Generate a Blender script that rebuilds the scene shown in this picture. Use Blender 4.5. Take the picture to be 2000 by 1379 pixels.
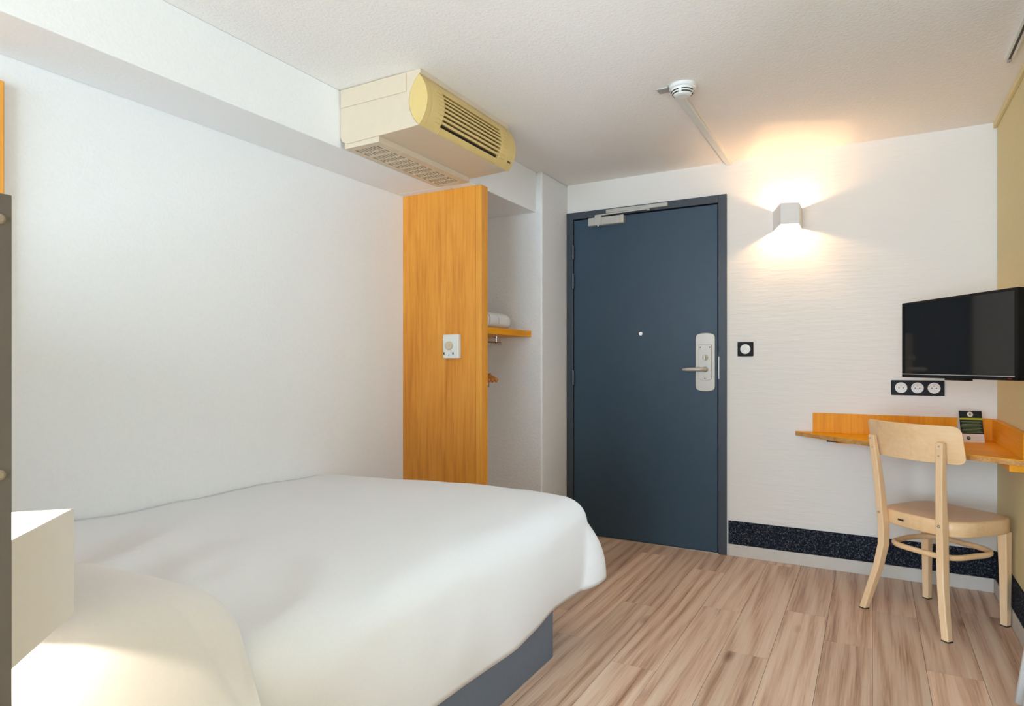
import bpy, bmesh, math, random
from mathutils import Vector, Matrix, noise
random.seed(7)
S = bpy.context.scene
for o in list(bpy.data.objects): bpy.data.objects.remove(o)
COL = S.collection
R = math.radians

# ------------------------------------------------------------------ camera
CAM_H = 1.11
cam = bpy.data.cameras.new('camera'); cam.sensor_width = 36; cam.lens = 1253/2000*36
cam.shift_y = 20.5/2000; cam.clip_start = .02
camo = bpy.data.objects.new('camera', cam); COL.objects.link(camo)
camo.location = (0, 0, CAM_H); camo.rotation_euler = (R(90), 0, math.atan2(704, 1253))
S.camera = camo

# ------------------------------------------------------------------ world, daylight, exposure
W = bpy.data.worlds.new('world'); S.world = W; W.use_nodes = True
bg = W.node_tree.nodes['Background']
bg.inputs['Color'].default_value = (.65, .83, 1.0, 1)
bg.inputs['Strength'].default_value = 15.8
S.view_settings.view_transform = 'Standard'; S.view_settings.look = 'None'
S.view_settings.exposure = 0.13; S.view_settings.gamma = 1; S.view_settings.use_curve_mapping = False
# room limits (metres)
XL, XR, YB, YD, ZC = -2.264, .525, -2.6, 3.856, 2.277
ZB = 2.031                                     # underside of beam and header
WIN = (1.55, 2.25, .9, 1.70)                   # assumed unseen side window, sized for its daylight: y0 y1 z0 z1
WINF = (-2.1, .4, .12, 2.18)                   # wide unseen window added behind the camera for even daylight: x0 x1 z0 z1
def portal(name, sx, sy, loc, rot):
    pl = bpy.data.lights.new(name, 'AREA'); pl.shape = 'RECTANGLE'; pl.size = sx; pl.size_y = sy; pl.cycles.is_portal = True
    plo = bpy.data.objects.new(name, pl); COL.objects.link(plo); plo.location = loc; plo.rotation_euler = rot
portal('window_portal', WIN[3]-WIN[2], WIN[1]-WIN[0], (XR+.16, (WIN[0]+WIN[1])/2, (WIN[2]+WIN[3])/2), (0, R(90), 0))
portal('window_portal', WINF[1]-WINF[0], WINF[3]-WINF[2], ((WINF[0]+WINF[1])/2, YB-.16, (WINF[2]+WINF[3])/2), (R(90), 0, 0))
LAMP_WALL, LAMP_BED = 2300.0, 1600.0               # emission of the two small bulbs
WARM = (1.0, .62, .32, 1)

# ------------------------------------------------------------------ materials
def srgb(r, g, b):
    f = lambda c: c/12.92 if c <= .04045 else ((c+.055)/1.055)**2.4
    return (f(r/255), f(g/255), f(b/255), 1)
class NT:
    def __init__(s, name):
        s.m = bpy.data.materials.new(name); s.m.use_nodes = True
        s.t = s.m.node_tree; s.p = s.t.nodes['Principled BSDF']
    def n(s, typ, **kw):
        nd = s.t.nodes.new(typ)
        for k, v in kw.items():
            if k.startswith('i_'): nd.inputs[k[2:].replace('_', ' ')].default_value = v
            else: setattr(nd, k, v)
        return nd
    def l(s, a, b): s.t.links.new(a, b)
    def coord(s, scale=(1, 1, 1), rand=False):
        tc = s.n('ShaderNodeTexCoord'); mp = s.n('ShaderNodeMapping'); mp.inputs['Scale'].default_value = scale
        s.l(tc.outputs['Object'], mp.inputs['Vector'])
        if rand:
            oi = s.n('ShaderNodeObjectInfo'); vm = s.n('ShaderNodeVectorMath', operation='SCALE')
            cb = s.n('ShaderNodeCombineXYZ')
            for k in range(3): s.l(oi.outputs['Random'], cb.inputs[k])
            s.l(cb.outputs[0], vm.inputs[0]); vm.inputs['Scale'].default_value = 37.0
            s.l(vm.outputs[0], mp.inputs['Location'])
        return mp.outputs[0]
    def ramp(s, fac, stops):
        r = s.n('ShaderNodeValToRGB'); e = r.color_ramp.elements
        e[0].position, e[0].color = stops[0]; e[1].position, e[1].color = stops[-1]
        for p, c in stops[1:-1]:
            q = e.new(p); q.color = c
        s.l(fac, r.inputs[0]); return r.outputs[0]
    def bump(s, h, strength, dist=.002):
        b = s.n('ShaderNodeBump'); b.inputs['Strength'].default_value = strength; b.inputs['Distance'].default_value = dist
        s.l(h, b.inputs['Height']); s.l(b.outputs[0], s.p.inputs['Normal'])
def plain(name, col, rough=.5, metal=0, spec=.5, var=.04, nscale=30, bump=0, dist=.001, trans=0):
    m = NT(name); p = m.p
    p.inputs['Roughness'].default_value = rough; p.inputs['Metallic'].default_value = metal
    p.inputs['Specular IOR Level'].default_value = spec
    nz = m.n('ShaderNodeTexNoise'); nz.inputs['Scale'].default_value = nscale; nz.inputs['Detail'].default_value = 3
    m.l(m.coord(), nz.inputs['Vector'])
    lo = tuple(c*(1-var) for c in col[:3])+(1,); hi = tuple(min(1, c*(1+var)) for c in col[:3])+(1,)
    m.l(m.ramp(nz.outputs['Fac'], [(.3, lo), (.7, hi)]), p.inputs['Base Color'])
    if bump: m.bump(nz.outputs['Fac'], bump, dist)
    return m.m
def wood(name, dark, mid, light, axis, rough=.38, rand=False, fine=60, coat=0, grain=1.0, spec=.5):
    m = NT(name); sc = [fine*grain, fine*grain, fine*grain]; sc[axis] = fine*.035
    v = m.coord(tuple(sc), rand)
    n1 = m.n('ShaderNodeTexNoise'); n1.inputs['Scale'].default_value = 1; n1.inputs['Detail'].default_value = 6; n1.inputs['Roughness'].default_value = .65
    m.l(v, n1.inputs['Vector'])
    sc2 = [fine*.13]*3; sc2[axis] = fine*.02
    v2 = m.coord(tuple(sc2), rand)
    n2 = m.n('ShaderNodeTexNoise'); n2.inputs['Scale'].default_value = 1; n2.inputs['Detail'].default_value = 2; n2.inputs['Distortion'].default_value = .6
    m.l(v2, n2.inputs['Vector'])
    mx = m.n('ShaderNodeMath', operation='MULTIPLY_ADD'); mx.inputs[1].default_value = .55
    m.l(n1.outputs['Fac'], mx.inputs[0])
    hf = m.n('ShaderNodeMath', operation='MULTIPLY'); hf.inputs[1].default_value = .45
    m.l(n2.outputs['Fac'], hf.inputs[0]); m.l(hf.outputs[0], mx.inputs[2])
    m.l(m.ramp(mx.outputs[0], [(.33, dark), (.5, mid), (.68, light)]), m.p.inputs['Base Color'])
    m.p.inputs['Roughness'].default_value = rough; m.p.inputs['Coat Weight'].default_value = coat
    m.p.inputs['Specular IOR Level'].default_value = spec
    m.bump(n1.outputs['Fac'], .12, .0006)
    return m.m
def emit(name, col, st):
    m = NT(name); m.p.inputs['Base Color'].default_value = col
    m.p.inputs['Emission Color'].default_value = col; m.p.inputs['Emission Strength'].default_value = st
    return m.m

M = {}
WALLC = srgb(245, 243, 240)
M['white'] = plain('white_paint', WALLC, .75, var=.012, nscale=90, bump=.25, dist=.002, spec=.25)
M['rough_white'] = plain('rough_white_paint', srgb(243, 241, 238), .8, var=.015, nscale=70, bump=.8, dist=.004, spec=.2)
M['ceiling'] = plain('textured_ceiling', srgb(248, 242, 235), .85, var=.012, nscale=110, bump=.55, dist=.004, spec=.2)
M['yellow_wall'] = plain('olive_wall', srgb(226, 208, 158), .7, var=.02, nscale=60, bump=.3, dist=.002, spec=.25)
m = NT('rippled_wallpaper')
v = m.coord((3.2, 3.2, 26)); n1 = m.n('ShaderNodeTexNoise'); n1.inputs['Scale'].default_value = 2.2; n1.inputs['Detail'].default_value = 2; n1.inputs['Distortion'].default_value = .5
m.l(v, n1.inputs['Vector']); m.p.inputs['Base Color'].default_value = srgb(241, 234, 225); m.p.inputs['Roughness'].default_value = .7
m.p.inputs['Specular IOR Level'].default_value = .25
m.bump(n1.outputs['Fac'], .35, .006); M['paper'] = m.m
m = NT('oak_floor')                                           # laid plank, colour varied per plank
oi = m.n('ShaderNodeObjectInfo'); v = m.coord((22, .9, 22), True)
n1 = m.n('ShaderNodeTexNoise'); n1.inputs['Scale'].default_value = 1; n1.inputs['Detail'].default_value = 7; n1.inputs['Roughness'].default_value = .55; n1.inputs['Distortion'].default_value = .5
m.l(v, n1.inputs['Vector'])
v2 = m.coord((130, 3.2, 130), True); n2 = m.n('ShaderNodeTexNoise'); n2.inputs['Scale'].default_value = 1; n2.inputs['Detail'].default_value = 5; n2.inputs['Distortion'].default_value = .8
m.l(v2, n2.inputs['Vector'])
v3 = m.coord((5.0, .55, 5.0), True); wv = m.n('ShaderNodeTexWave', wave_type='BANDS', bands_direction='X'); wv.inputs['Scale'].default_value = .9; wv.inputs['Distortion'].default_value = 16; wv.inputs['Detail'].default_value = 2.5; wv.inputs['Detail Scale'].default_value = .7; wv.inputs['Detail Roughness'].default_value = .55
m.l(v3, wv.inputs['Vector'])
a1 = m.n('ShaderNodeMath', operation='MULTIPLY_ADD'); a1.inputs[1].default_value = .46; m.l(n1.outputs['Fac'], a1.inputs[0])
a2 = m.n('ShaderNodeMath', operation='MULTIPLY_ADD'); a2.inputs[1].default_value = .40; m.l(n2.outputs['Fac'], a2.inputs[0])
a3 = m.n('ShaderNodeMath', operation='MULTIPLY'); a3.inputs[1].default_value = .14; m.l(wv.outputs['Fac'], a3.inputs[0])
m.l(a3.outputs[0], a2.inputs[2]); m.l(a2.outputs[0], a1.inputs[2])
ramp1 = m.ramp(a1.outputs[0], [(.28, srgb(166, 124, 98)), (.42, srgb(218, 178, 150)), (.53, srgb(238, 204, 178)), (.70, srgb(248, 222, 200))])
v4 = m.coord((5.2, 1.6, 5.2), True); vo = m.n('ShaderNodeTexVoronoi'); vo.inputs['Scale'].default_value = 1.0; m.l(v4, vo.inputs['Vector'])
kn = m.ramp(vo.outputs['Distance'], [(.0, srgb(110, 84, 70)), (.05, srgb(190, 170, 156)), (.13, (1, 1, 1, 1))])
mk = m.n('ShaderNodeMix', data_type='RGBA', blend_type='MULTIPLY'); mk.inputs['Factor'].default_value = .8
m.l(ramp1, mk.inputs[6]); m.l(kn, mk.inputs[7])
hs = m.n('ShaderNodeHueSaturation'); mr = m.n('ShaderNodeMapRange'); mr.inputs['To Min'].default_value = .86; mr.inputs['To Max'].default_value = 1.12
m.l(oi.outputs['Random'], mr.inputs['Value']); m.l(mr.outputs[0], hs.inputs['Value']); m.l(mk.outputs[2], hs.inputs['Color'])
m.l(hs.outputs[0], m.p.inputs['Base Color']); m.p.inputs['Roughness'].default_value = .42
m.bump(n2.outputs['Fac'], .15, .0006); M['floor'] = m.m
M['seam'] = plain('floor_seam', srgb(120, 92, 70), .8)
OD, OM, OL = srgb(208, 126, 36), srgb(234, 152, 50), srgb(244, 170, 70)
M['oak_z'] = wood('orange_oak_upright', OD, OM, OL, 2, fine=110)
M['oak_edge'] = wood('orange_oak_edge', srgb(222, 142, 44), srgb(240, 162, 58), srgb(246, 178, 80), 2, fine=90)
M['oak_x'] = wood('orange_oak_level', srgb(236, 146, 0), srgb(250, 166, 4), srgb(255, 184, 20), 0, fine=90, rough=.4, spec=.2)
M['oak_desk'] = wood('orange_oak_backboard', srgb(226, 136, 0), srgb(242, 156, 4), srgb(250, 174, 20), 2, fine=90, rough=.45, spec=.2)
M['oak_y'] = wood('orange_oak_deep', srgb(232, 142, 14), srgb(246, 162, 22), srgb(252, 180, 40), 1, fine=90, rough=.45, spec=.25)
M['plywood'] = wood('plywood_edge', srgb(170, 108, 50), srgb(206, 146, 80), srgb(226, 176, 116), 0, fine=200, rough=.5)
M['beech'] = wood('beech', srgb(238, 194, 144), srgb(246, 206, 160), srgb(250, 214, 172), 2, fine=70, rough=.36)
M['beech_x'] = wood('beech_level', srgb(236, 190, 138), srgb(244, 202, 152), srgb(248, 212, 168), 0, fine=70, rough=.33)
M['door'] = plain('blue_grey_door', srgb(54, 74, 90), .42, var=.03, nscale=20, spec=.4)
M['frame'] = plain('dark_grey_frame', srgb(66, 72, 80), .42, var=.03, nscale=20, spec=.4)
M['gap'] = plain('black_gap', srgb(14, 14, 15), .9)
M['steel'] = plain('brushed_steel', srgb(178, 168, 156), .42, metal=.7, var=.03, nscale=80)
M['silver'] = plain('silver_paint', srgb(196, 190, 180), .4, metal=.35, var=.03)
M['chrome'] = plain('chrome', srgb(200, 200, 202), .12, metal=1, var=.01)
M['darksteel'] = plain('dark_hinge', srgb(84, 88, 94), .35, metal=.6)
M['plastic'] = plain('white_plastic', srgb(236, 234, 228), .4, var=.01)
M['cream'] = plain('cream_plastic', srgb(216, 197, 170), .42, var=.015)
M['yellowed'] = plain('yellowed_plastic', srgb(220, 190, 122), .42, var=.03, nscale=12)
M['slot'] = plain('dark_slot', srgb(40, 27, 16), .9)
M['black'] = plain('black_plastic', srgb(20, 19, 20), .5, var=.02, spec=.2)
M['screen'] = plain('tv_screen', srgb(30, 29, 29), .06, var=.01, spec=1.0)
M['red'] = plain('red_mark', srgb(150, 36, 34), .5)
M['mark'] = plain('dark_mark', srgb(60, 58, 56), .6)
M['linen'] = plain('white_linen', srgb(240, 240, 241), .85, var=.01, nscale=160, bump=.12, dist=.001, spec=.15)
M['pillowcase'] = plain('pillow_cotton', srgb(236, 232, 228), .85, var=.01, nscale=160, bump=.12, dist=.001, spec=.15)
M['towel'] = plain('towel_terry', srgb(240, 238, 236), .95, var=.02, nscale=240, bump=.8, dist=.003, spec=.1)
M['bedgrey'] = plain('slate_laminate', srgb(102, 114, 130), .42, var=.03, nscale=40)
M['headgrey'] = plain('headboard_grey', srgb(108, 102, 98), .5, var=.03, nscale=40)
M['skirt'] = plain('pale_skirting', srgb(214, 204, 192), .5, var=.03, nscale=15)
m = NT('speckled_carpet_strip'); n1 = m.n('ShaderNodeTexNoise'); n1.inputs['Scale'].default_value = 190; n1.inputs['Detail'].default_value = 3
m.l(m.coord(), n1.inputs['Vector'])
m.l(m.ramp(n1.outputs['Fac'], [(.42, srgb(24, 28, 36)), (.58, srgb(52, 56, 66)), (.72, srgb(128, 128, 134))]), m.p.inputs['Base Color'])
m.p.inputs['Roughness'].default_value = .95; m.p.inputs['Specular IOR Level'].default_value = .1; m.bump(n1.outputs['Fac'], 1, .004); M['carpet'] = m.m
M['lampwhite'] = plain('lamp_white_metal', srgb(238, 236, 232), .45, var=.01)
M['bulb_wall'] = emit('wall_bulb_glow', WARM, LAMP_WALL)
M['bulb_bed'] = emit('bed_bulb_glow', (1.0, .86, .70, 1), LAMP_BED)
M['navy'] = plain('card_navy', srgb(20, 30, 40), .4)
M['lime'] = plain('card_lime', srgb(196, 200, 40), .4)
M['cardwhite'] = plain('card_white', srgb(236, 226, 214), .5)
M['cardline'] = plain('card_grey_green', srgb(138, 156, 110), .5)
M['cardgreen'] = plain('card_green', srgb(84, 120, 40), .5)
m = NT('curtain_voile'); tr = m.n('ShaderNodeBsdfTranslucent'); tr.inputs['Color'].default_value = srgb(244, 243, 240)
nz = m.n('ShaderNodeTexNoise'); nz.inputs['Scale'].default_value = 200; m.l(m.coord(), nz.inputs['Vector'])
m.l(m.ramp(nz.outputs['Fac'], [(.3, srgb(240, 239, 236)), (.7, srgb(248, 247, 245))]), m.p.inputs['Base Color']); m.p.inputs['Roughness'].default_value = .9
mx = m.n('ShaderNodeMixShader'); mx.inputs[0].default_value = .5; m.l(m.p.outputs[0], mx.inputs[1]); m.l(tr.outputs[0], mx.inputs[2])
m.l(mx.outputs[0], m.t.nodes['Material Output'].inputs[0]); M['curtain'] = m.m
M['hanger'] = wood('hanger_wood', srgb(168, 96, 34), srgb(198, 122, 48), srgb(214, 142, 66), 0, fine=80)
m = NT('window_glass'); g = m.n('ShaderNodeBsdfTransparent'); gl = m.n('ShaderNodeBsdfGlossy'); gl.inputs['Roughness'].default_value = .02
fr = m.n('ShaderNodeFresnel'); mix = m.n('ShaderNodeMixShader'); m.l(fr.outputs[0], mix.inputs[0]); m.l(g.outputs[0], mix.inputs[1]); m.l(gl.outputs[0], mix.inputs[2])
m.l(mix.outputs[0], m.t.nodes['Material Output'].inputs[0]); M['glass'] = m.m

# ------------------------------------------------------------------ mesh helpers (world coordinates)
class B:
    def __init__(s): s.v = []; s.f = []; s.mi = []
    def add(s, vs, fs, mi=0):
        k = len(s.v); s.v += [tuple(p) for p in vs]; s.f += [tuple(i+k for i in f) for f in fs]; s.mi += [mi]*len(fs); return s
    def box(s, x0, x1, y0, y1, z0, z1, T=None, mi=0):
        vs = [Vector((x, y, z)) for z in (z0, z1) for x, y in ((x0, y0), (x1, y0), (x1, y1), (x0, y1))]
        if T: vs = [T @ p for p in vs]
        return s.add(vs, [(3, 2, 1, 0), (4, 5, 6, 7), (0, 1, 5, 4), (1, 2, 6, 5), (2, 3, 7, 6), (3, 0, 4, 7)], mi)
    def prism(s, prof, fn, a, b, mi=0, capped=True):          # prof: closed 2-D outline; fn(p, h) -> 3-D
        n = len(prof); vs = [fn(p, a) for p in prof]+[fn(p, b) for p in prof]
        fs = [(i, (i+1) % n, n+(i+1) % n, n+i) for i in range(n)]
        if capped: fs += [tuple(range(n-1, -1, -1)), tuple(range(n, 2*n))]
        return s.add(vs, fs, mi)
    def loft(s, rings, capped=True, closed=True, mi=0):
        n = len(rings[0]); vs = [p for r in rings for p in r]; fs = []
        for j in range(len(rings)-1):
            for i in range(n if closed else n-1):
                fs.append((j*n+i, j*n+(i+1) % n, (j+1)*n+(i+1) % n, (j+1)*n+i))
        if capped: fs += [tuple(range(n-1, -1, -1)), tuple((len(rings)-1)*n+i for i in range(n))]
        return s.add(vs, fs, mi)
    def tube(s, path, r, n=10, closed=False, mi=0):
        path = [Vector(p) for p in path]; rings = []; N = len(path)
        for i, p in enumerate(path):
            a = path[(i-1) % N] if (closed or i > 0) else p; b = path[(i+1) % N] if (closed or i < N-1) else p
            d = (b-a).normalized(); up = Vector((0, 0, 1)) if abs(d.z) < .9 else Vector((1, 0, 0))
            e1 = d.cross(up).normalized(); e2 = e1.cross(d)
            rr = r[i] if isinstance(r, (list, tuple)) else r
            ra, rb = rr if isinstance(rr, (list, tuple)) else (rr, rr)
            rings.append([p+e1*ra*math.cos(t)+e2*rb*math.sin(t) for t in [2*math.pi*k/n for k in range(n)]])
        if closed: rings.append(rings[0])
        return s.loft(rings, not closed, mi=mi)
    def lathe(s, c, prof, axis=2, n=24, mi=0):               # prof: (radius, height) along +axis
        c = Vector(c); ax = [Vector((0, 1, 0)), Vector((1, 0, 0)), Vector((1, 0, 0))][axis]; ay = [Vector((0, 0, 1)), Vector((0, 0, 1)), Vector((0, 1, 0))][axis]
        az = [Vector((1, 0, 0)), Vector((0, 1, 0)), Vector((0, 0, 1))][axis]
        rings = [[c+az*h+(ax*math.cos(2*math.pi*k/n)+ay*math.sin(2*math.pi*k/n))*r for k in range(n)] for r, h in prof]
        return s.loft(rings, mi=mi)
    def sphere(s, c, r, n=12, sc=(1, 1, 1)):
        c = Vector(c)
        rings = [[c+Vector((sc[0]*r*math.sin(a)*math.cos(2*math.pi*k/n), sc[1]*r*math.sin(a)*math.sin(2*math.pi*k/n), sc[2]*r*math.cos(a))) for k in range(n)] for a in [math.pi*(j+.02)/(n//2+.04) for j in range(n//2+1)]]
        return s.loft(rings)
WP = {}
def obj(name, b, mats, parent=None, bevel=0, smooth=False, seg=2, label=None, origin=None):
    if not isinstance(mats, (list, tuple)): mats = [mats]
    lo = [min(p[k] for p in b.v) for k in range(3)]; hi = [max(p[k] for p in b.v) for k in range(3)]
    c = Vector(origin) if origin is not None else Vector(((lo[0]+hi[0])/2, (lo[1]+hi[1])/2, (lo[2]+hi[2])/2))
    me = bpy.data.meshes.new(name); me.from_pydata([tuple(Vector(p)-c) for p in b.v], [], b.f)
    for mm in mats: me.materials.append(M[mm])
    for i, pg in enumerate(me.polygons): pg.material_index = b.mi[i]; pg.use_smooth = smooth
    bm = bmesh.new(); bm.from_mesh(me); bmesh.ops.recalc_face_normals(bm, faces=bm.faces); bm.to_mesh(me); bm.free()
    o = bpy.data.objects.new(name, me); COL.objects.link(o); o.location = c; WP[o.name] = c
    if parent: adopt(o, parent)
    if bevel:
        bv = o.modifiers.new('bevel', 'BEVEL'); bv.width = bevel; bv.segments = seg; bv.limit_method = 'ANGLE'; bv.angle_limit = R(35)
    if smooth and not bevel:
        pass
    if label: o['label'] = label
    return o
def adopt(o, parent):
    o.parent = parent; o.matrix_parent_inverse = Matrix.Translation(-WP[parent.name])
def tag(o, label=None, cat=None, group=None, kind=None):
    if label: o['label'] = label
    if cat: o['category'] = cat
    if group: o['group'] = group
    if kind: o['kind'] = kind
    return o
def thing(name, loc, label=None, cat=None, group=None, kind=None):
    o = bpy.data.objects.new(name, None); COL.objects.link(o); o.location = loc; o.empty_display_size = .05
    WP[o.name] = Vector(loc); return tag(o, label, cat, group, kind)
def bx(name, x0, x1, y0, y1, z0, z1, mat, parent=None, bevel=0, T=None, **k):
    return obj(name, B().box(x0, x1, y0, y1, z0, z1, T), mat, parent, bevel, **k)
def struct(o, label, cat): return tag(o, label, cat, kind='structure')

# ------------------------------------------------------------------ the room shell
o = struct(bx('wall_left', XL-.12, XL, YB-.12, YD+.12, -.02, ZC+.02, 'white'), 'plain white wall running along the bed', 'wall')
b = B().box(-.736, XR+.12, YD, YD+.12, -.02, ZC+.02).box(-1.749, -.736, YD, YD+.12, 2.092, ZC+.02)
struct(obj('wall_back', b, 'paper'), 'rippled cream papered wall around the grey entrance door', 'wall')
struct(bx('wall_niche', XL, -1.749, 3.484, YD+.12, -.02, ZC, 'rough_white', bevel=.008), 'rough white wall block closing the open closet niche', 'wall')
b = B().box(XR, XR+.14, WIN[1], YD, -.02, ZC+.02).box(XR, XR+.14, YB, WIN[0], -.02, ZC+.02)
b.box(XR, XR+.14, WIN[0], WIN[1], -.02, WIN[2]).box(XR, XR+.14, WIN[0], WIN[1], WIN[3], ZC+.02)
struct(obj('wall_right', b, 'yellow_wall'), 'olive yellow side wall behind the television and desk', 'wall')
b = B().box(XL, WINF[0], YB-.14, YB, -.02, ZC+.02).box(WINF[1], XR+.12, YB-.14, YB, -.02, ZC+.02).box(WINF[0], WINF[1], YB-.14, YB, -.02, WINF[2]).box(WINF[0], WINF[1], YB-.14, YB, WINF[3], ZC+.02)
struct(obj('wall_front', b, 'white'), 'white wall behind the camera', 'wall')
struct(bx('ceiling', XL-.12, XR+.14, YB-.12, YD+.12, ZC, ZC+.1, 'ceiling'), 'white ceiling with fine textured paint', 'ceiling')
struct(bx('trim_1', XL, -1.984, YB, 2.74, ZB, ZC, 'white', bevel=.004), 'white ceiling beam along the wall above the bed', 'beam')
struct(bx('trim_2', XL, -1.79, 2.74, 3.484, ZB, ZC, 'white', bevel=.004), 'white boxed header over the open closet niche', 'beam')
# plank floor: seams every 17 cm, joints staggered as seen
fl = thing('floor', (-.8, 1.2, 0), 'brown oak plank floor laid towards the door', 'floor', kind='structure')
bx('subfloor', XL-.05, XR+.05, YB-.05, YD+.06, -.03, -.0035, 'seam', fl)
PW, PLEN = .17, 1.22
joint = {-6: 2.87, -5: 2.27, -4: 2.99, -3: 2.57, -2: 3.12, -1: 2.86, 0: 3.30, 1: 2.76, 2: 3.48, 3: 2.9, -7: 2.40, -8: 2.64, -9: 3.1, -10: 2.3, -11: 2.8, -12: 3.3, -13: 2.5, -14: 3.0}
pm = {}
for k in range(-14, 4):
    x0, x1 = max(XL, k*PW), min(XR, (k+1)*PW)
    if x1-x0 < .01: continue
    cuts = [joint[k]+PLEN*(j+.02*((k*7+j*3) % 5-2)) if j else joint[k] for j in range(-4, 2)]
    cuts = [YB]+[c for c in cuts if YB+.05 < c < YD-.03]+[YD+.04]
    for c0, c1 in zip(cuts[:-1], cuts[1:]):
        g = .0007; key = (round(x1-x0, 3), round(c1-c0, 3)); c = ((x0+x1)/2, (c0+c1)/2, -.0035)
        if key not in pm:
            hx, hy = (x1-x0)/2-g, (c1-c0)/2-g
            me = bpy.data.meshes.new('plank'); bb = B().box(-hx, hx, -hy, hy, 0, .0035)
            me.from_pydata(bb.v, [], bb.f); me.materials.append(M['floor']); pm[key] = me
        p = bpy.data.objects.new('plank', pm[key]); COL.objects.link(p); p.location = c; WP[p.name] = Vector(c); adopt(p, fl)
# carpeted strip and pale skirting
t = thing('baseboard_back', (-.1, YD, 0), 'speckled dark carpet strip above pale skirting beside the door', 'baseboard', kind='structure')
bx('carpet_strip', -.727, XR-.006, YD-.006, YD, .062, .202, 'carpet', t)
bx('skirting', -.727, XR-.011, YD-.011, YD, 0, .068, 'skirt', t, bevel=.003)
t = thing('baseboard_right', (XR, 2.9, 0), 'speckled dark carpet strip above pale skirting on the olive wall', 'baseboard', kind='structure')
bx('carpet_strip', XR-.006, XR, 1.6, YD-.006, .062, .202, 'carpet', t)
bx('skirting', XR-.011, XR, 1.6, YD-.011, 0, .068, 'skirt', t, bevel=.003)
struct(bx('trim_3', XR-.004, XR, YD-.006, YD, .2, ZC-.02, 'plastic'), 'thin white strip in the corner between the two walls', 'trim')
struct(bx('trim_4', XR-.014, XR, YB, YD, ZC-.028, ZC, 'yellow_wall', bevel=.002), 'olive cable trunking under the ceiling on the side wall', 'trim')
# out-of-view side window, assumed from the curtain rail, size set by its light
wn = thing('assumed_window', (XR+.1, (WIN[0]+WIN[1])/2, WIN[2]), 'unseen white framed window assumed in the side wall for daylight', 'window', kind='structure')
y0, y1, z0, z1 = WIN; ym = (y0+y1)/2; fx0, fx1 = XR+.06, XR+.11
b = B().box(fx0, fx1, y0, y1, z0, z0+.05).box(fx0, fx1, y0, y1, z1-.05, z1).box(fx0, fx1, y0, y0+.05, z0, z1).box(fx0, fx1, y1-.05, y1, z0, z1).box(fx0, fx1, ym-.04, ym+.04, z0, z1)
obj('window_frame', b, 'plastic', wn)
bx('pane', XR+.083, XR+.087, y0+.05, ym-.04, z0+.05, z1-.05, 'glass', wn); bx('pane', XR+.083, XR+.087, ym+.04, y1-.05, z0+.05, z1-.05, 'glass', wn)

wn = thing('added_window', ((WINF[0]+WINF[1])/2, YB-.1, WINF[2]), 'wide white framed window added out of view for even daylight', 'window', kind='structure')  # not in view, put in to light the door wall evenly
x0, x1, z0, z1 = WINF; xm = (x0+x1)/2; fy0, fy1 = YB-.11, YB-.06
b = B().box(x0, x1, fy0, fy1, z0, z0+.05).box(x0, x1, fy0, fy1, z1-.05, z1).box(x0, x0+.05, fy0, fy1, z0, z1).box(x1-.05, x1, fy0, fy1, z0, z1).box(xm-.04, xm+.04, fy0, fy1, z0, z1)
obj('window_frame', b, 'plastic', wn)
bx('pane', x0+.05, xm-.04, YB-.087, YB-.083, z0+.05, z1-.05, 'glass', wn); bx('pane', xm+.04, x1-.05, YB-.087, YB-.083, z0+.05, z1-.05, 'glass', wn)

# ------------------------------------------------------------------ entrance door
d = thing('door_1', (-1.24, YD, 0), 'blue grey entrance door in a dark grey frame', 'door', kind='structure')
fy0, fy1 = YD-.014, YD+.09
b = B().box(-1.749, -1.703, fy0, fy1, 0, 2.092).box(-.782, -.736, fy0, fy1, 0, 2.092).box(-1.703, -.782, fy0, fy1, 2.047, 2.092)
obj('door_frame', b, 'frame', d, bevel=.002)
bx('gap_backing', -1.705, -.78, YD+.06, YD+.09, -.003, 2.05, 'gap', d)
LY = YD-.005                                              # front face of the leaf
bx('door_leaf', -1.699, -.788, LY, LY+.04, .008, 2.040, 'door', d, bevel=.002)
bx('threshold', -1.703, -.782, LY-.004, LY+.05, -.003, .006, 'steel', d)
for z0, z1 in ((1.787, 1.88), (1.596, 1.696), (.969, 1.066)):
    obj('hinge', B().lathe((-1.700, fy0-.003, z0), [(.007, 0), (.009, .002), (.009, z1-z0-.002), (.007, z1-z0)], n=12), 'darksteel', d)
# spyhole
sp = obj('spyhole', B().lathe((-1.25, LY-.004, 1.294), [(.011, 0), (.013, .002), (.013, .01)], 1, 16), 'chrome', d); 
# lock plate with rounded ends, lever and thumb turn
cx, w, zlo, zhi = -.857, .057, .945, 1.291
def stadium(cx, w, zlo, zhi, sag):
    n = 10; top = [(cx+w*math.cos(math.pi*k/n), zhi-sag+sag*math.sin(math.pi*k/n)**.6) for k in range(n+1)]
    bot = [(cx-w*math.cos(math.pi*k/n), zlo+sag-sag*math.sin(math.pi*k/n)**.6) for k in range(n+1)]
    return top+bot
lp = obj('lock_plate', B().prism(stadium(cx, w, zlo, zhi, .032), lambda p, h: (p[0], h, p[1]), LY-.009, LY), 'steel', d, bevel=.003)
ip = [(cx-.037, 1.222), (cx-.037, 1.02)]+[(cx-.037+.074*k/8, 1.02-.012*math.sin(math.pi*k/8)) for k in range(1, 8)]+[(cx+.037, 1.02), (cx+.037, 1.222)]
obj('inner_plate', B().prism(ip, lambda p, h: (p[0], h, p[1]), LY-.015, LY-.008), 'steel', lp, bevel=.0015)
for sx, sz in ((-.027, 1.205), (.027, 1.205), (0, 1.022)):
    obj('screw', B().lathe((cx+sx, LY-.0165, sz), [(.003, 0), (.004, .001), (.004, .002)], 1, 10), 'darksteel', lp)
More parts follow.
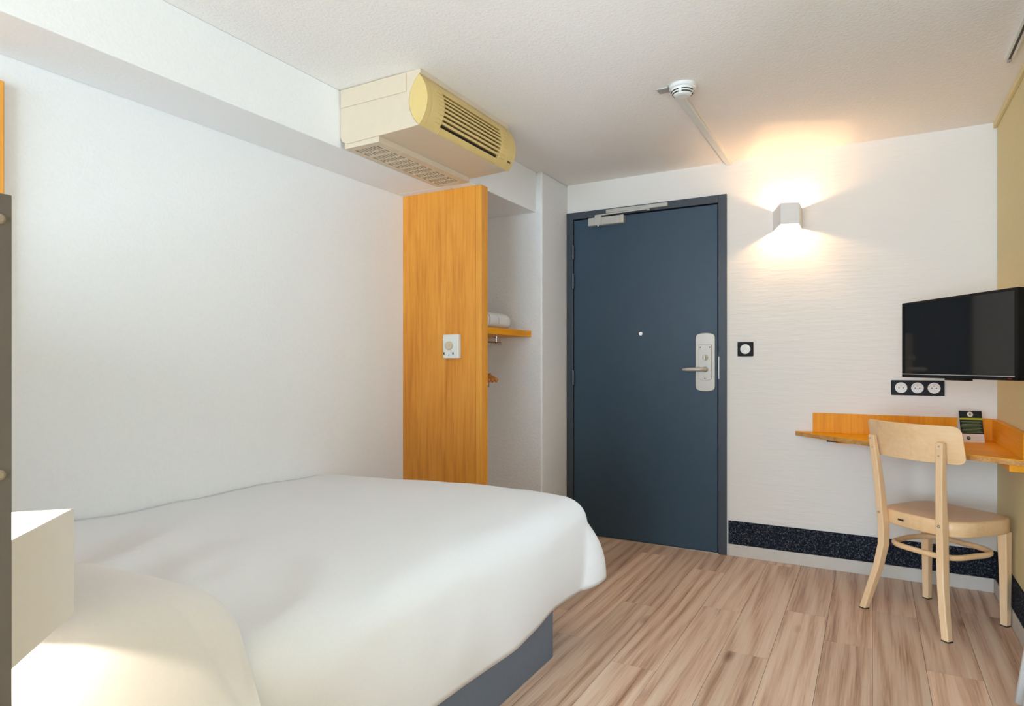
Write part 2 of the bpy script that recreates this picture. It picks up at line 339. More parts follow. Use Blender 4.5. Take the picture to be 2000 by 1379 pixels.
obj('thumb_turn', B().lathe((cx+.002, LY-.042, 1.145), [(.004, 0), (.006, .003), (.007, .016), (.015, .02), (.016, .027)], 1, 20).box(cx-.003, cx+.007, LY-.044, LY-.026, 1.13, 1.16), 'silver', lp, bevel=.002)
lv = B().lathe((cx+.003, LY-.05, 1.076), [(.009, 0), (.011, .003), (.011, .03), (.016, .034), (.016, .036)], 1, 20)
lv.tube([(cx+.008, LY-.053, 1.076), (cx-.03, LY-.056, 1.076), (cx-.09, LY-.057, 1.075), (cx-.122, LY-.054, 1.074)], [(.011, .011), (.011, .012), (.009, .011), (.006, .008)], 12)
obj('lever', lv, 'silver', lp, smooth=True)
bx('strike_plate', -.7815, -.776, fy0-.0012, fy0+.002, 1.02, 1.15, 'steel', d)
# door closer
dc = obj('door_closer', B().box(-1.585, -1.347, LY-.045, LY, 1.985, 2.037), 'silver', d, bevel=.006)
bx('closer_end_cap', -1.372, -1.345, LY-.047, LY-.001, 1.984, 2.038, 'silver', dc, bevel=.005)
bx('closer_bracket', -1.535, -1.492, LY-.053, LY-.03, 1.985, 2.05, 'silver', dc, bevel=.003)
obj('closer_knob', B().sphere((-1.513, LY-.045, 1.981), .009), 'chrome', dc, smooth=True)
bx('closer_track', -1.468, -1.075, fy0-.022, fy0, 2.058, 2.082, 'silver', d, bevel=.003)
b = B(); b.loft([[Vector((-1.53, LY-.052+a, 2.043+c)) for a, c in ((0, 0), (.016, 0), (.016, .007), (0, .007))], [Vector((-1.19, fy0-.022+a, 2.053+c)) for a, c in ((0, 0), (.014, 0), (.014, .006), (0, .006))]])
b.lathe((-1.195, fy0-.013, 2.046), [(.009, 0), (.011, .003), (.011, .012)], 2, 14)
obj('closer_arm', b, 'silver', d)
# ------------------------------------------------------------------ closet panel, shelf, rail
cp = thing('closet_partition', (-2.0, 2.83, 0), 'tall orange oak partition closing the near side of the closet', 'partition')
PY0, PY1 = 2.798, 2.862
bx('board', XL, -1.9745, PY0, PY1, 0, ZB, 'oak_z', cp, bevel=.0008)
bx('board', -1.9737, -1.7885, PY0, PY1, 0, ZB, 'oak_z', cp, bevel=.0008)
bx('edge_strip', -1.788, -1.752, PY0, PY1, 0, ZB, 'oak_edge', cp, bevel=.003)
sh = thing('closet_shelf', (-2.04, 3.17, 1.273), 'orange oak shelf fixed inside the closet niche', 'shelf')
bx('shelf_board', XL, -1.822, PY1, 3.484, 1.273, 1.309, 'oak_y', sh, bevel=.001)
rl = obj('hanging_rail', B().tube([(-2.0, PY1, 1.232), (-2.0, 3.41, 1.232)], .011, 14), 'chrome', sh)
for y in (2.95, 3.36):
    obj('rail_bracket', B().lathe((-2.0, y, 1.232), [(.005, 0), (.005, .034), (.014, .036), (.014, .041)], 2, 12), 'chrome', sh)
def towel():
    rings = []; n = 28
    for j in range(15):
        u = j/14; y = 3.02+.35*u; k = (1-abs(2*u-1)**6)**.5 if 0 < u < 1 else .02
        k = max(k, .25); wv = 1+.02*math.sin(9*u)
        rings.append([Vector((-1.985+.115*k*wv*math.copysign(abs(math.cos(t))**.75, math.cos(t)), y, 1.309+.0505*k+.0505*k*math.copysign(abs(math.sin(t))**.7, math.sin(t)) )) for t in [2*math.pi*i/n for i in range(n)]])
    return B().loft(rings)
tw = thing('towel', (-1.985, 3.195, 1.309), 'rolled white towel lying on the closet shelf', 'towel')
obj('towel_roll', towel(), 'towel', tw, smooth=True)
b = B()
for k in range(3): b.tube([(-1.985+.118*math.cos(t), 3.08+.1*k, 1.3605+.052*math.sin(t)) for t in [R(-40)+R(260)*i/16 for i in range(17)]], .0035, 6)
obj('towel_fold', b, 'towel', tw, smooth=True)
def hanger(y, label):
    h = thing('coat_hanger', (-2.0, y, 1.0), label, 'hanger', 'wooden hangers on the closet rail')
    pts = [(-2.0+.215*s, y, 1.083-.068*abs(s)**1.7) for s in [i/12-1 for i in range(25)]]
    obj('hanger_body', B().tube(pts, [(.008, .012+.006*(1-abs(i/12-1))) for i in range(25)], 10), 'hanger', h, smooth=True)
    obj('trouser_bar', B().tube([(-2.17, y, 1.058), (-2.16, y, .985), (-1.84, y, .985), (-1.83, y, 1.058)], .0045, 8), 'chrome', h)
    hk = [(-2.0, y, 1.095), (-2.0, y, 1.2)]+[(-2.0+.0155*math.sin(t)-0.0, y, 1.232+.0155*-math.cos(t)+.0) for t in [R(20+14*i) for i in range(17)]]
    obj('hook', B().tube(hk, .002, 8), 'chrome', h)
for y, l in ((2.935, 'curved wooden hanger nearest the oak closet panel'), (2.972, 'curved wooden hanger in the middle of the three on the rail'), (3.012, 'curved wooden hanger farthest from the oak panel on the rail')): hanger(y, l)
# thermostat on the panel
t = thing('thermostat', (-1.925, PY0, 1.137), 'white room thermostat dial mounted on the oak panel', 'thermostat')
bx('thermostat_case', -1.974, -1.877, PY0-.028, PY0, 1.137, 1.262, 'plastic', t, bevel=.004)
bx('side_tab', -1.979, -1.973, PY0-.022, PY0-.004, 1.182, 1.242, 'plastic', t, bevel=.001)
obj('dial', B().lathe((-1.933, PY0-.041, 1.203), [(.018, 0), (.021, .002), (.023, .013), (.027, .0135), (.027, .016)], 1, 28), 'cream', t)
for x in (-1.966, -1.909): bx('slide_switch', x-.002, x+.002, PY0-.0325, PY0-.027, 1.156, 1.169, 'mark', t)
obj('indicator_light', B().lathe((-1.936, PY0-.0305, 1.154), [(.002, 0), (.003, .001), (.003, .003)], 1, 10), 'mark', t)

# ------------------------------------------------------------------ ceiling air unit
ac = thing('air_conditioner', (-1.77, 2.39, 2.05), 'cream and yellowed air conditioner hung under the ceiling', 'air conditioner')
AY0, AY1 = 2.03, 2.735
def arcx(z, bulge):                                       # lens profile between z 2.055 and 2.258
    s = (z-2.055)/(.203); return -1.563+bulge*math.sin(math.pi*min(1, max(0, s)))**.8
zs = [2.055+.203*i/12 for i in range(13)]
inner = [(arcx(z, -.050), z) for z in zs]
xz = lambda p, h: (p[0], h, p[1])
body = [(-1.983, 2.277), (-1.983, 2.075), (-1.972, 2.054), (-1.945, 2.042), (-1.60, 2.052)]+inner+[(-1.556, 2.259), (-1.556, 2.277)]
obj('casing', B().prism(body, xz, AY0, AY1), 'cream', ac, bevel=.003)
bx('casing_groove', -1.983, -1.62, AY0-.0012, AY0+.002, 2.193, 2.1955, 'slot', ac) if False else None
bx('upper_casing', -1.978, -1.625, AY0-.004, AY0, 2.197, 2.274, 'cream', ac, bevel=.002)
def lens(za, zb, n=10, off=0):
    zz = [za+(zb-za)*i/n for i in range(n+1)]
    return [(arcx(z, .042)+off, z) for z in zz]
def cover(name, ya, yb, za=2.055, zb=2.258, mat='yellowed', bev=.002):
    zz = [za+(zb-za)*i/10 for i in range(11)]
    prof = [(arcx(z, .042), z) for z in zz]+[(arcx(z, -.049) if za < 2.06 and zb > 2.25 else arcx(z, .042)-.018, z) for z in reversed(zz)]
    return obj(name, B().prism(prof, xz, ya, yb), mat, ac, bevel=bev)
cover('front_end', AY0, 2.062); cover('front_side', 2.0635, 2.149)
cover('front_side', 2.6115, 2.69); cover('front_end', 2.6915, AY1+.012)
cover('front_band', 2.1505, 2.61, 2.214, 2.258); cover('front_band', 2.1505, 2.61, 2.055, 2.078)
zz = [2.07+.15*i/8 for i in range(9)]
obj('louver_backing', B().prism([(arcx(z, .012), z) for z in zz]+[(arcx(z, 0), z) for z in reversed(zz)], xz, 2.15, 2.611), 'slot', ac)
NL = 7
for i in range(NL):
    z = 2.078+.136*(i+1)/(NL+1)
    za, zb = z-.0045, z+.0045
    prof = [(arcx(za, .041), za), (arcx(zb, .041), zb), (arcx(zb, .041)-.022, zb+.006), (arcx(za, .041)-.022, za+.006)]
    obj('louver', B().prism(prof, xz, 2.1505, 2.61), 'yellowed', ac)
for ya, yb in ((2.105, 2.147), (2.614, 2.66)):
    for i in range(NL+1):
        z = 2.078+.136*(i+.5)/(NL+1); x = arcx(z, .042)
        obj('rib', B().box(x-.002, x+.0022, ya, yb, z-.0016, z+.0016), 'yellowed', ac)
# maker's mark, lower right of the front
for k, (dy, w) in enumerate(((0, .008), (.010, .006), (.018, .007))):
    z = 2.088; bx('maker_mark', arcx(z, .042)-.0015, arcx(z, .042)+.0012, 2.695+dy, 2.695+dy+w, z-.005, z+.005, 'mark', ac)
# intake box with slotted grille under the casing
gx0, gx1, gy0, gy1 = -1.962, -1.772, 2.036, 2.715
gz = 2.024
b = B().box(gx0, gx1, gy0, gy0+.035, gz, 2.06).box(gx0, gx1, gy1-.03, gy1, gz, 2.06).box(gx0, gx0+.024, gy0+.035, gy1-.03, gz, 2.06).box(gx1-.04, gx1, gy0+.035, gy1-.03, gz, 2.06)
gb = obj('intake_box', b, 'cream', ac)
bx('intake_backing', gx0+.0245, gx1-.0405, gy0+.0355, gy1-.0305, gz+.010, gz+.013, 'slot', ac)
b = B(); xa, xb, ya, yb = gx0+.024, gx1-.04, gy0+.035, gy1-.03
NR = 8
for i in range(1, NR): x = xa+(xb-xa)*i/NR; b.box(x-.0036, x+.0036, ya, yb, gz+.001, gz+.006)
NC = 12
for i in range(1, NC):
    y = ya+(yb-ya)*i/NC; h = .008 if i % 2 == 0 else .0025
    b.box(xa, xb, y-h, y+h, gz+.0005, gz+.0065)
obj('intake_grille', b, 'cream', ac)
obj('drain_pipe', B().tube([(-1.93, AY1, 2.045), (-1.93, 2.76, 2.045), (-1.93, 2.79, 2.036)], .009, 10), 'plastic', ac, smooth=True)

# ------------------------------------------------------------------ smoke detector and conduit
t = thing('smoke_detector', (-.695, 2.70, ZC), 'round white smoke detector on the ceiling', 'smoke detector')
obj('detector_base', B().lathe((-.695, 2.70, ZC-.016), [(.050, 0), (.055, .003), (.055, .016)], 2, 36), 'plastic', t)
obj('detector_head', B().lathe((-.695, 2.70, ZC-.046), [(.024, 0), (.034, .003), (.043, .014), (.047, .024), (.048, .031)], 2, 36), 'plastic', t, smooth=False)
b = B()
for zc_, rr in ((ZC-.036, .0405), (ZC-.027, .0450)):
    for k in range(4):
        a0 = R(90*k+8); b.tube([(-.695+rr*math.cos(a0+R(74)*i/10), 2.70+rr*math.sin(a0+R(74)*i/10), zc_) for i in range(11)], .0022, 6)
obj('detector_vent', b, 'slot', t)
obj('status_light', B().sphere((-.72, 2.685, ZC-.041), .003), 'mark', t)
t = tag(bx('mounting_plate', -.800, -.752, 2.672, 2.722, ZC-.008, ZC, 'silver', bevel=.002), 'small grey plate on the ceiling beside the smoke detector', 'plate')
tag(bx('cable_conduit', -.742, -.708, 2.755, YD, ZC-.018, ZC, 'plastic', bevel=.003), 'white cable conduit from smoke detector to the door wall', 'conduit')

# ------------------------------------------------------------------ wall lamp
def shade(b, pts, z0, z1, th):
    c = Vector((sum(p[0] for p in pts)/len(pts), sum(p[1] for p in pts)/len(pts), 0))
    n = len(pts); inn = []
    for i in range(n):
        p0, p1, p2 = [Vector((*pts[(i+k) % n], 0)) for k in (-1, 0, 1)]
        def nin(a, q):
            d_ = (q-a).normalized(); m_ = Vector((-d_.y, d_.x, 0)); return m_ if m_.dot(c-a) > 0 else -m_
        n1, n2 = nin(p0, p1), nin(p1, p2); bis = (n1+n2).normalized(); inn.append(p1+bis*th/max(.2, bis.dot(n1)))
    o0 = [Vector((*p, z0)) for p in pts]; o1 = [Vector((*p, z1)) for p in pts]
    i0 = [Vector((p.x, p.y, z0)) for p in inn]; i1 = [Vector((p.x, p.y, z1)) for p in inn]
    b.loft([o0, o1, i1, i0, o0], capped=False)
    return b
t = thing('wall_lamp', (-.41, YD, 1.85), 'small white angular wall lamp glowing beside the door', 'lamp')
pts = [(-.487, YD), (-.425, 3.665), (-.337, 3.703), (-.337, YD)]
obj('lamp_shade', shade(B(), pts, 1.85, 1.963, .003), 'lampwhite', t, bevel=.0006)
for z in (1.938, 1.876): obj('bulb', B().sphere((-.412, 3.772, z), .007, 12), 'bulb_wall', t, smooth=True)
obj('bulb_holder', B().tube([(-.412, YD-.004, 1.907), (-.412, 3.765, 1.907)], .010, 12).tube([(-.412, 3.772, 1.884), (-.412, 3.772, 1.930)], .006, 12), 'plastic', t)

# ------------------------------------------------------------------ switch and sockets
t = thing('light_switch', (-.633, YD, 1.15), 'black square light switch with a round white rocker', 'switch')
bx('switch_plate', -.676, -.590, YD-.009, YD, 1.151, 1.233, 'black', t, bevel=.003)
obj('rocker', B().lathe((-.633, YD-.013, 1.192), [(.0255, 0), (.0275, .0015), (.028, .006)], 1, 32), 'plastic', t)
bx('rocker_line', -.6465, -.6455, YD-.0135, YD-.0125, 1.177, 1.207, 'mark', t)
t = thing('socket_plate', (.199, YD, .947), 'black triple power socket with three round white inserts', 'socket')
bx('plate', .084, .314, YD-.009, YD, .947, 1.024, 'black', t, bevel=.003)
for k in range(3):
    x = .128+.071*k; z = .986
    so = obj('socket', B().lathe((x, YD-.0125, z), [(.0272, .0045), (.0272, .001), (.0262, 0), (.0222, 0), (.0212, .001), (.0195, .003), (.0005, .003)], 1, 32), 'plastic', t)
    for dx, dz in ((-.0095, -.001), (.0095, -.001)):
        obj('pin_hole', B().lathe((x+dx, YD-.0102, z+dz), [(.0015, 0), (.0026, .0001), (.0026, .001)], 1, 10), 'gap', so)
    obj('earth_pin', B().lathe((x, YD-.0135, z+.010), [(.001, 0), (.0022, .0012), (.0022, .005)], 1, 10), 'steel', so)

# ------------------------------------------------------------------ corner desk
DZ = .738
t = thing('corner_desk', (.2, 3.6, DZ-.024), 'orange wooden corner desk shelf with low backboards', 'desk')
front = [(-.371, YD-.003), (-.31, 3.787), (-.18, 3.662), (-.035, 3.528), (.15, 3.368), (.331, 3.222), (.43, 3.155), (XR-.003, 3.10)]
poly = front+[(XR-.003, YD-.003)]
xy = lambda p, h: (p[0], p[1], h)
obj('desk_top', B().prism(poly, xy, DZ-.003, DZ), 'oak_x', t)
obj('desk_core', B().prism(poly, xy, DZ-.024, DZ-.003), 'plywood', t)
bx('backboard', -.283, XR-.003, YD-.021, YD-.001, DZ, DZ+.104, 'oak_desk', t, bevel=.001)
bx('backboard', XR-.021, XR-.001, 3.105, YD-.021, DZ, DZ+.104, 'oak_y', t, bevel=.001)
bx('support_block', -.17, .12, YD-.06, YD-.001, DZ-.05, DZ-.024, 'oak_x', t, bevel=.001)
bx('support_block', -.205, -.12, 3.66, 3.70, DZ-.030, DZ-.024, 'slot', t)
bx('support_block', XR-.06, XR-.001, 3.13, 3.6, DZ-.05, DZ-.024, 'oak_y', t, bevel=.001)
# tent card
t = thing('tent_card', (.42, 3.74, DZ), 'dark folded tent card with lime stripe standing on the desk', 'card')
Tc = Matrix.Translation((.405, 3.735, DZ)) @ Matrix.Rotation(R(14), 4, 'Z')
CW, CHh, DP = .047, .147, .038
def face(name, z0, z1, x0, x1, mat, lift, parent, front=True):
    k = .0006*lift; vs = []
    for zz_, xx_ in ((z0, x0), (z0, x1), (z1, x1), (z1, x0)):
        s = zz_/CHh; y = -DP*(1-s) if front else DP*(1-s)
        vs.append((xx_, y, zz_))
    off = -k-.0006
    q = [Tc @ Vector((x, y+(off if front else -off), z)) for x, y, z in vs]; q2 = [Tc @ Vector((x, y, z)) for x, y, z in vs]
    return obj(name, B().add(q+q2, [(0, 1, 2, 3), (7, 6, 5, 4), (0, 4, 5, 1), (1, 5, 6, 2), (2, 6, 7, 3), (3, 7, 4, 0)]), mat, parent)
cf = face('front_leaf', 0, CHh, -CW, CW, 'cardwhite', 0, t); face('back_leaf', 0, CHh, -CW, CW, 'cardwhite', 0, t, False)
face('dark_panel', .040, CHh-.001, -CW, CW, 'navy', 1, cf); face('lime_stripe', .105, .113, -CW, CW, 'lime', 2, cf)
for i in range(9):
    z = .046+.006*i; x0 = -CW+.004+.006*((i*5) % 4)/3; x1 = CW-.004-.010*((i*7) % 5)/4
    face('text_line', z, z+.0022, x0, x1, 'cardgreen' if i % 3 == 1 else 'cardline', 2, cf)
def disc(name, x, z, r, mat, lift):
    vs = []
    for k in range(20):
        a = 2*math.pi*k/20; zz_ = z+r*math.sin(a); y = -DP*(1-zz_/CHh)-.0006*lift-.0007
        vs.append(Tc @ Vector((x+r*math.cos(a), y, zz_)))
    vb = [v+Vector((0, .0006, 0)) for v in vs]; n = 20
    obj(name, B().add(vs+vb, [tuple(range(n)), tuple(range(2*n-1, n-1, -1))]+[(i, (i+1) % n, n+(i+1) % n, n+i) for i in range(n)]), mat, cf)
disc('round_logo', -.002, .130, .0125, 'cardwhite', 2); disc('round_logo', -.002, .130, .005, 'cardline', 3)
disc('round_seal', -.018, .020, .0085, 'mark', 1); disc('round_seal', -.018, .0215, .0045, 'cardline', 2)

# ------------------------------------------------------------------ television
tl, tr = Vector((.12, 3.416, 0)), Vector((.4546, 2.870, 0)); mid = (tl+tr)/2; ux = (tr-tl).normalized(); TWD = (tr-tl).length; TH = .3345
nrm = Vector((ux.y, -ux.x, 0))                             # towards the bed
Tt = Matrix(((ux.x, -nrm.x, 0, mid.x), (ux.y, -nrm.y, 0, mid.y), (0, 0, 1, 1.048), (0, 0, 0, 1)))
tv = thing('television', (mid.x, mid.y, 1.048), 'black flat television mounted in the corner above the desk', 'television')
hw = TWD/2
bx('tv_body', -hw, hw, .004, .032, 0, TH, 'black', tv, bevel=.003, T=Tt)
b = B().box(-hw, -hw+.009, -.003, .006, 0, TH, Tt).box(hw-.017, hw, -.003, .006, 0, TH, Tt).box(-hw, hw, -.003, .006, TH-.009, TH, Tt).box(-hw, hw, -.003, .006, 0, .017, Tt)
obj('bezel', b, 'black', tv)
bx('screen', -hw+.008, hw-.016, .001, .005, .015, TH-.008, 'screen', tv, T=Tt)
bx('trim_strip', -hw+.002, hw-.016, -.0042, -.002, .0135, .0165, 'silver', tv, T=Tt)
bx('brand_mark', hw-.045, hw-.028, -.0037, -.002, .005, .008, 'red', tv, T=Tt)
bx('stand_tab', -.05, .07, -.002, .025, -.007, 0, 'black', tv, T=Tt)
bx('rear_housing', -.19, .19, .03, .055, .05, .25, 'black', tv, bevel=.006, T=Tt)
c = Tt @ Vector((.04, .055, .15))
b = B().tube([tuple(c), (c.x+.06, c.y+.05, c.z), (XR-.012, c.y+.12, c.z)], .012, 10).box(XR-.014, XR, c.y+.06, c.y+.18, c.z-.07, c.z+.07)
obj('wall_bracket', b, 'black', tv)

# ------------------------------------------------------------------ beech chair
CO = Vector((.2365, 3.3505, 0)); fa = Vector((.64, .77, 0)).normalized(); ra = Vector((fa.y, -fa.x, 0))
def L(r, f_, z): return CO+ra*r+fa*f_+Vector((0, 0, z))
ch = thing('chair', tuple(CO), 'pale beech chair with curved backrest pulled up to the desk', 'chair')
def leg(path, w, dth):
    rings = []
    for i, (r, f_, z) in enumerate(path):
        a_, b_ = w[i]/2, dth[i]/2
        rings.append([L(r+x, f_+y, z) for x, y in ((-a_, -b_), (a_, -b_), (a_, b_), (-a_, b_))])
    return B().loft(rings)
prof = [(0, .19, -.193), (.1, .169, -.176), (.2, .148, -.155), (.3, .135, -.140), (.38, .134, -.140), (.46, .137, -.148), (.54, .14, -.155), (.62, .144, -.163), (.7, .150, -.172), (.79, .157, -.183)]
for s in (-1, 1):
    lg = obj('leg', leg([(s*r, f_, z+.0 if z else .004) for z, r, f_ in prof], [.030]*9+[.029], [.028, .033, .037, .040, .04, .038, .034, .03, .026, .020]), 'beech', ch, bevel=.004)
    obj('foot_cap', B().box(-.0152, .0152, -.0142, .0142, 0, .004, Matrix.Translation(L(s*.19, -.193, 0)) @ Matrix.Rotation(math.atan2(ra.y, ra.x), 4, 'Z')), 'mark', lg)
    for z in (.735, .775):
        r_, f_ = .152+(z-.735)*.15, -.176-(z-.735)*.2
        p = L(s*r_, f_-.0125, z); obj('screw', B().sphere(p, .0035, 10), 'steel', lg)
    obj('screw', B().sphere(L(s*.137, -.1665, .445), .006, 10), 'steel', lg)
    lf = obj('leg', leg([(s*.172, .190, .004), (s*.172, .189, .2), (s*.170, .186, .40)], [.028, .032, .038], [.028, .032, .038]), 'beech', ch, bevel=.003)
    obj('foot_cap', B().box(-.0142, .0142, -.0142, .0142, 0, .004, Matrix.Translation(L(s*.172, .19, 0)) @ Matrix.Rotation(math.atan2(ra.y, ra.x), 4, 'Z')), 'mark', lf)
def seat_outline(k=1.0, n=40):
    out = []
    for i in range(n):
        a = 2*math.pi*i/n; cs, sn = math.cos(a), math.sin(a); e = .42 if sn > 0 else .62
        x = .196*math.copysign(abs(cs)**e, cs); y = (.205 if sn > 0 else .172)*math.copysign(abs(sn)**e, sn)
        x *= 1+.05*(y/.2)
        out.append((x*k, .032+y*k))
    return out
so = seat_outline()
def dip(x, y): return -.007*max(0, 1-(x/.17)**2)*max(0, 1-((y-.03)/.17)**2)
rings = [[L(x, y, .398) for x, y in seat_outline(.985)], [L(x, y, .402) for x, y in so], [L(x, y, .452) for x, y in so], [L(x, y, .459) for x, y in seat_outline(.975)]]
for k in (.9, .75, .5, .25, .05): rings.append([L(x, y, .460+dip(x, y)) for x, y in seat_outline(k)])
obj('seat', B().loft(rings), 'beech_x', ch, smooth=True)
p = L(-.045, -.148, .428); bx('stamp', -.014, .014, -.002, .001, -.003, .004, 'mark', ch, T=Matrix.Translation(p) @ Matrix.Rotation(math.atan2(ra.y, ra.x)-R(8), 4, 'Z'))
# curved backrest
NB = 24; rings = []
hw_ = .222; R_ = .40
def backpt(s, z, off):                                     # s along the width, off = outwards (towards the camera)
    ang = s/R_; rr = R_+off
    lean = -.25*(z-.70)
    return L(rr*math.sin(ang), .235-rr*math.cos(ang)+lean*.9, z)
def zrange(s):
    c_ = .03; d_ = abs(s)-(hw_-c_)
    k = c_-math.sqrt(max(0, c_*c_-d_*d_)) if d_ > 0 else 0
    return .700+k, .857-k
for i in range(NB+1):
    s = hw_*math.sin(math.pi*(i/NB-.5))
    if i in (0, NB): s *= .9995
    za, zb = zrange(s); rings.append([backpt(s, za, -.006), backpt(s, za, .006), backpt(s, zb, .006), backpt(s, zb, -.006)])
obj('backrest', B().loft(rings), 'beech_x', ch, bevel=.003)
# bentwood ring
ring = []
for i in range(48):
    a = 2*math.pi*i/48; cs, sn = math.cos(a), math.sin(a); e = .55
    ring.append(L((.158 if sn > 0 else .15)*math.copysign(abs(cs)**e, cs), .03+(.158 if sn > 0 else .142)*math.copysign(abs(sn)**e, sn), .305))
obj('stretcher_ring', B().tube(ring, [(.010, .012)]*48, 10, closed=True), 'beech_x', ch, smooth=True)

# ------------------------------------------------------------------ bed
bd = thing('bed', (-1.65, 1.3, 0), 'double bed with slate grey base along the white wall', 'bed')
bx('bed_base', XL+.004, -1.068, .375, 2.17, .004, .285, 'bedgrey', bd)
bx('side_board', -1.068, -1.05, .36, 2.181, .004, .285, 'bedgrey', bd, bevel=.001)
bx('foot_board', XL+.004, -1.052, 2.171, 2.189, .004, .285, 'bedgrey', bd, bevel=.001)
for x in (-2.1, -1.2):
    for y in (.45, 2.1): bx('glide', x-.02, x+.02, y-.02, y+.02, 0, .004, 'gap', bd)
bx('mattress', XL+.006, -1.05, .37, 2.21, .285, .545, 'linen', bd, bevel=.05, seg=4)
# duvet: top, rounded edge, hanging sides
dv = thing('duvet', (-1.6, 1.4, .55), 'white duvet spread over the bed and hanging over its side', 'duvet')
DX1, DY0, DY1, RAD, DROP, TOP = -1.09, .44, 2.26, .10, .275, .594
def duvet():
    L1 = RAD*math.pi/2; LL = L1+DROP; nx, ny, ne = 42, 62, 22
    xs = [XL+.003+(DX1-XL-.003)*i/nx for i in range(nx+1)]+[DX1+LL*(i+1)/ne for i in range(ne)]
    ys = [DY0+(DY1-DY0)*i/ny for i in range(ny+1)]+[DY1+LL*(i+1)/ne for i in range(ne)]
    b = B(); idx = {}
    for j, y in enumerate(ys):
        for i, x in enumerate(xs):
            qx, qy = max(0, x-DX1), max(0, y-DY1); bxp, byp = min(x, DX1), min(y, DY1)
            if qx > 0 and qy > 0:
                e = max(qx, qy); an = math.pi/4*(qy/qx) if qx >= qy else math.pi/2-math.pi/4*(qx/qy); n_ = Vector((math.cos(an), math.sin(an), 0))
            else:
                e = qx+qy; n_ = Vector((1, 0, 0)) if qx > 0 else Vector((0, 1, 0))
            if e <= L1: t = e/RAD; off, dz = RAD*math.sin(t), RAD*(1-math.cos(t))
            else:
                k = (e-L1)/DROP; corner = 4*n_.x*n_.y*.5 if (qx > 0 and qy > 0) else 0
                off = RAD+k*.012-.035*k*k*(1-corner)+.03*corner*math.sin(math.pi*min(1, k*.9)); off += .085*k*n_.y; dz = RAD+(e-L1)*(1-.10*corner)
            foot = max(0, (byp+off*n_.y)-1.9)
            z = TOP-dz
            px, py = bxp+off*n_.x, byp+off*n_.y
            # soft relief
            py += (px-XL)/1.25*.20-.11 if py > 1.2 else ((px-XL)/1.25*.20-.11)*max(0, (py-.6)/.6)
            z -= .022*max(0, (min(px, -1.05)+1.55)/.5)**2
            fd = max(0, 1-e/L1)
            if fd > 0:
                z += fd*.010*noise.noise((px*2.1, py*1.7, 1.3))+fd*.004*noise.noise((px*7, py*4, 4.2))
                # long folds radiating from the pillow side
                g = math.exp(-((py-1.0)/.30)**2)
                rn = noise.noise((px*3.0+py*1.2, py*1.1, 7)); z += fd*g*(.020*(1-abs(rn)*3.2)-.008)*min(1, (px-XL)/.25)
                rn = noise.noise((px*1.6, py*4.5+px*2, 3)); z += fd*.005*(1-abs(rn)*2.5)
            if e > L1:
                k = (e-L1)/DROP; wv = .010*k*math.sin((px if n_.y > .5 else py)*11+1.5*noise.noise((px*3, py*3, 2)))+.006*noise.noise((px*6, py*6, z*5))
                px += n_.x*wv; py += n_.y*wv
                z += -.012*k*math.sin(py*4.2+.6)*n_.x+.012*k*noise.noise((px*4, py*4, 9))
            b.v.append((px, py, z)); idx[i, j] = len(b.v)-1
    for j in range(len(ys)-1):
        for i in range(len(xs)-1):
            b.f.append((idx[i, j], idx[i+1, j], idx[i+1, j+1], idx[i, j+1])); b.mi.append(0)
    return b
o = obj('duvet_cover', duvet(), 'linen', dv, smooth=True)
sd = o.modifiers.new('thickness', 'SOLIDIFY'); sd.thickness = .008; sd.offset = -1
# pillow
pw = thing('pillow', (-1.3, .6, .6), 'plump white pillow at the head of the bed under the lamp', 'pillow')
def pillow(cx, cy, hx, hy, zb, th):
    b = B(); n = 36; rings = []
    for sgn in (1, -1):
        for j in range(n+1):
            for i in range(n+1):
                u, v = 2*i/n-1, 2*j/n-1
                q = (abs(u)**4+abs(v)**4)**.25; q = max(abs(u), abs(v))/q if q > 1e-6 else 1; q = 1-(1-q)*1.0; x = hx*u*q; y = hy*v*q
                h = ((1-abs(u)**3.2)*(1-abs(v)**2.6))**.62
                z = zb+th*.42+(th*.58*h if sgn > 0 else -th*.42*h)
                if sgn > 0: z += .010*noise.noise((x*5, y*6, 3))*h+.004*math.sin(14*u+5*v)*math.exp(-((1-abs(v))/.2)**2)*h
                px, py = cx+x, cy+y
                qd = min(max(0, px+1.12), .095); z -= .1-math.sqrt(.01-qd*qd)+1.5*max(0, px+1.025)
                b.v.append((px, py, z))
    N = (n+1)**2
    for s in (0, 1):
        for j in range(n):
            for i in range(n):
                k = s*N+j*(n+1)+i; b.f.append((k, k+1, k+n+2, k+n+1)); b.mi.append(0)
    return b
pb = pillow(-1.252, .600, .385, .208, .604, .105)
po = obj('pillow_body', pb, 'pillowcase', pw, smooth=True)
we = po.modifiers.new('weld', 'WELD'); we.merge_threshold = .0005
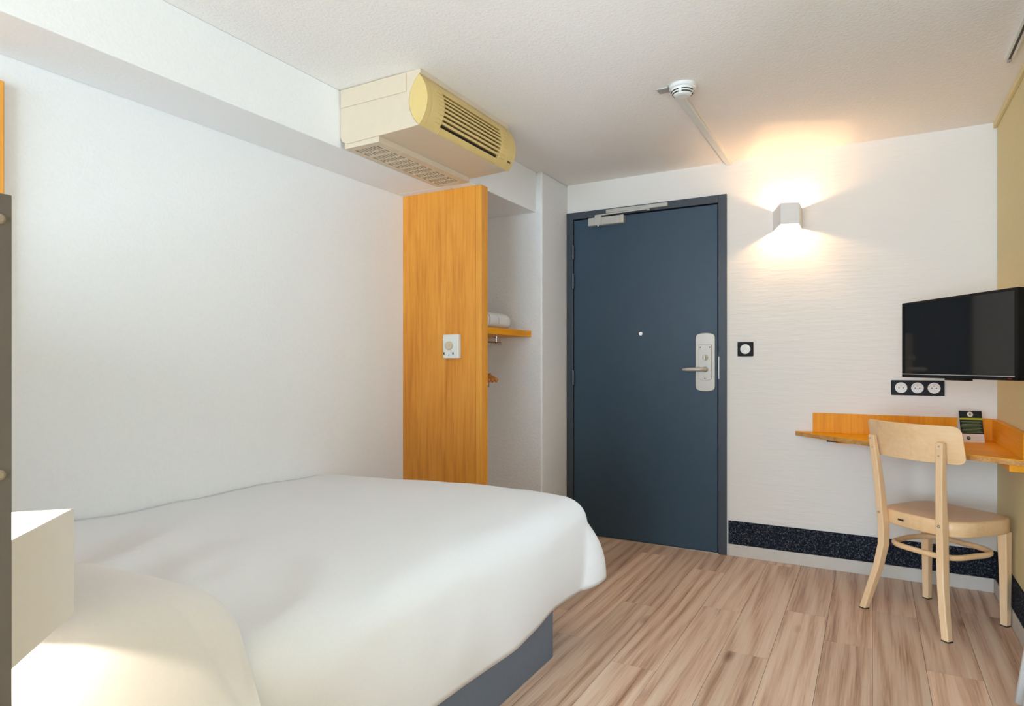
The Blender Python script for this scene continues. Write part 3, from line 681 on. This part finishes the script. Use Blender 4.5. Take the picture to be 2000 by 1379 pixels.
# headboard with end cap, behind the camera's left
hb = thing('headboard', (-1.55, .34, 0), 'tall dark grey headboard standing at the left edge', 'headboard')
bx('panel', XL+.003, -.865, .318, .355, 0, 1.300, 'headgrey', hb, bevel=.001)
ec = bx('end_cap', -.865, -.847, .315, .355, 0, 1.300, 'headgrey', hb, bevel=.001)
for z in (1.271, .9855): obj('screw', B().lathe((-.8475, .3435, z), [(.0058, 0), (.0055, .0015), (.003, .003)], 0, 14), 'steel', ec)
t = tag(bx('wall_board', XL, XL+.028, .36, .919, .62, 1.945, 'oak_edge', bevel=.004), 'orange oak board on the wall above the head of the bed', 'board')
# bedside lamp on the headboard
t = thing('bedside_lamp', (-1.0, .355, .75), 'white wedge shaped reading lamp on the grey headboard', 'lamp')
pts = [(-1.135, .356), (-.999, .495), (-.868, .356)]
obj('lamp_shade', shade(B(), pts, .752, .902, .0025), 'lampwhite', t, bevel=.0004)
obj('bulb', B().sphere((-1.0, .395, .825), .008, 12), 'bulb_bed', t, smooth=True)
obj('bulb_holder', B().tube([(-1.0, .3565, .825), (-1.0, .38, .825)], .009, 12), 'plastic', t)

# ------------------------------------------------------------------ curtain and rail
t = thing('curtain_rail', (.452, 1.3, ZC), 'white ceiling curtain rail near the olive wall', 'curtain rail')
bx('rail_body', .437, .467, -.9, 3.045, ZC-.016, ZC, 'plastic', t, bevel=.002)
bx('rail_slot', .448, .456, -.88, 3.035, ZC-.0175, ZC-.014, 'mark', t)
bx('end_stop', .446, .458, 3.036, 3.05, ZC-.024, ZC-.004, 'steel', t, bevel=.001)
b = B(); n = 60; rows = []
for j in range(26):
    z = .012+(ZC-.035-.012)*(1-j/25); fl_ = max(0, (.32-z)/.32)
    row = []
    for i in range(n+1):
        s = i/n; y = 2.30+.31*s; x = .464+.020*math.sin(s*29+.6)*(1-.2*fl_)
        x -= .048*fl_*s; row.append(Vector((x, y, z)))
    rows.append(row)
b.loft(rows, capped=False, closed=False)
o = obj('curtain', b, 'curtain', smooth=True); tag(o, 'white curtain gathered at the right edge by the olive wall', 'curtain')
sd = o.modifiers.new('thickness', 'SOLIDIFY'); sd.thickness = .003
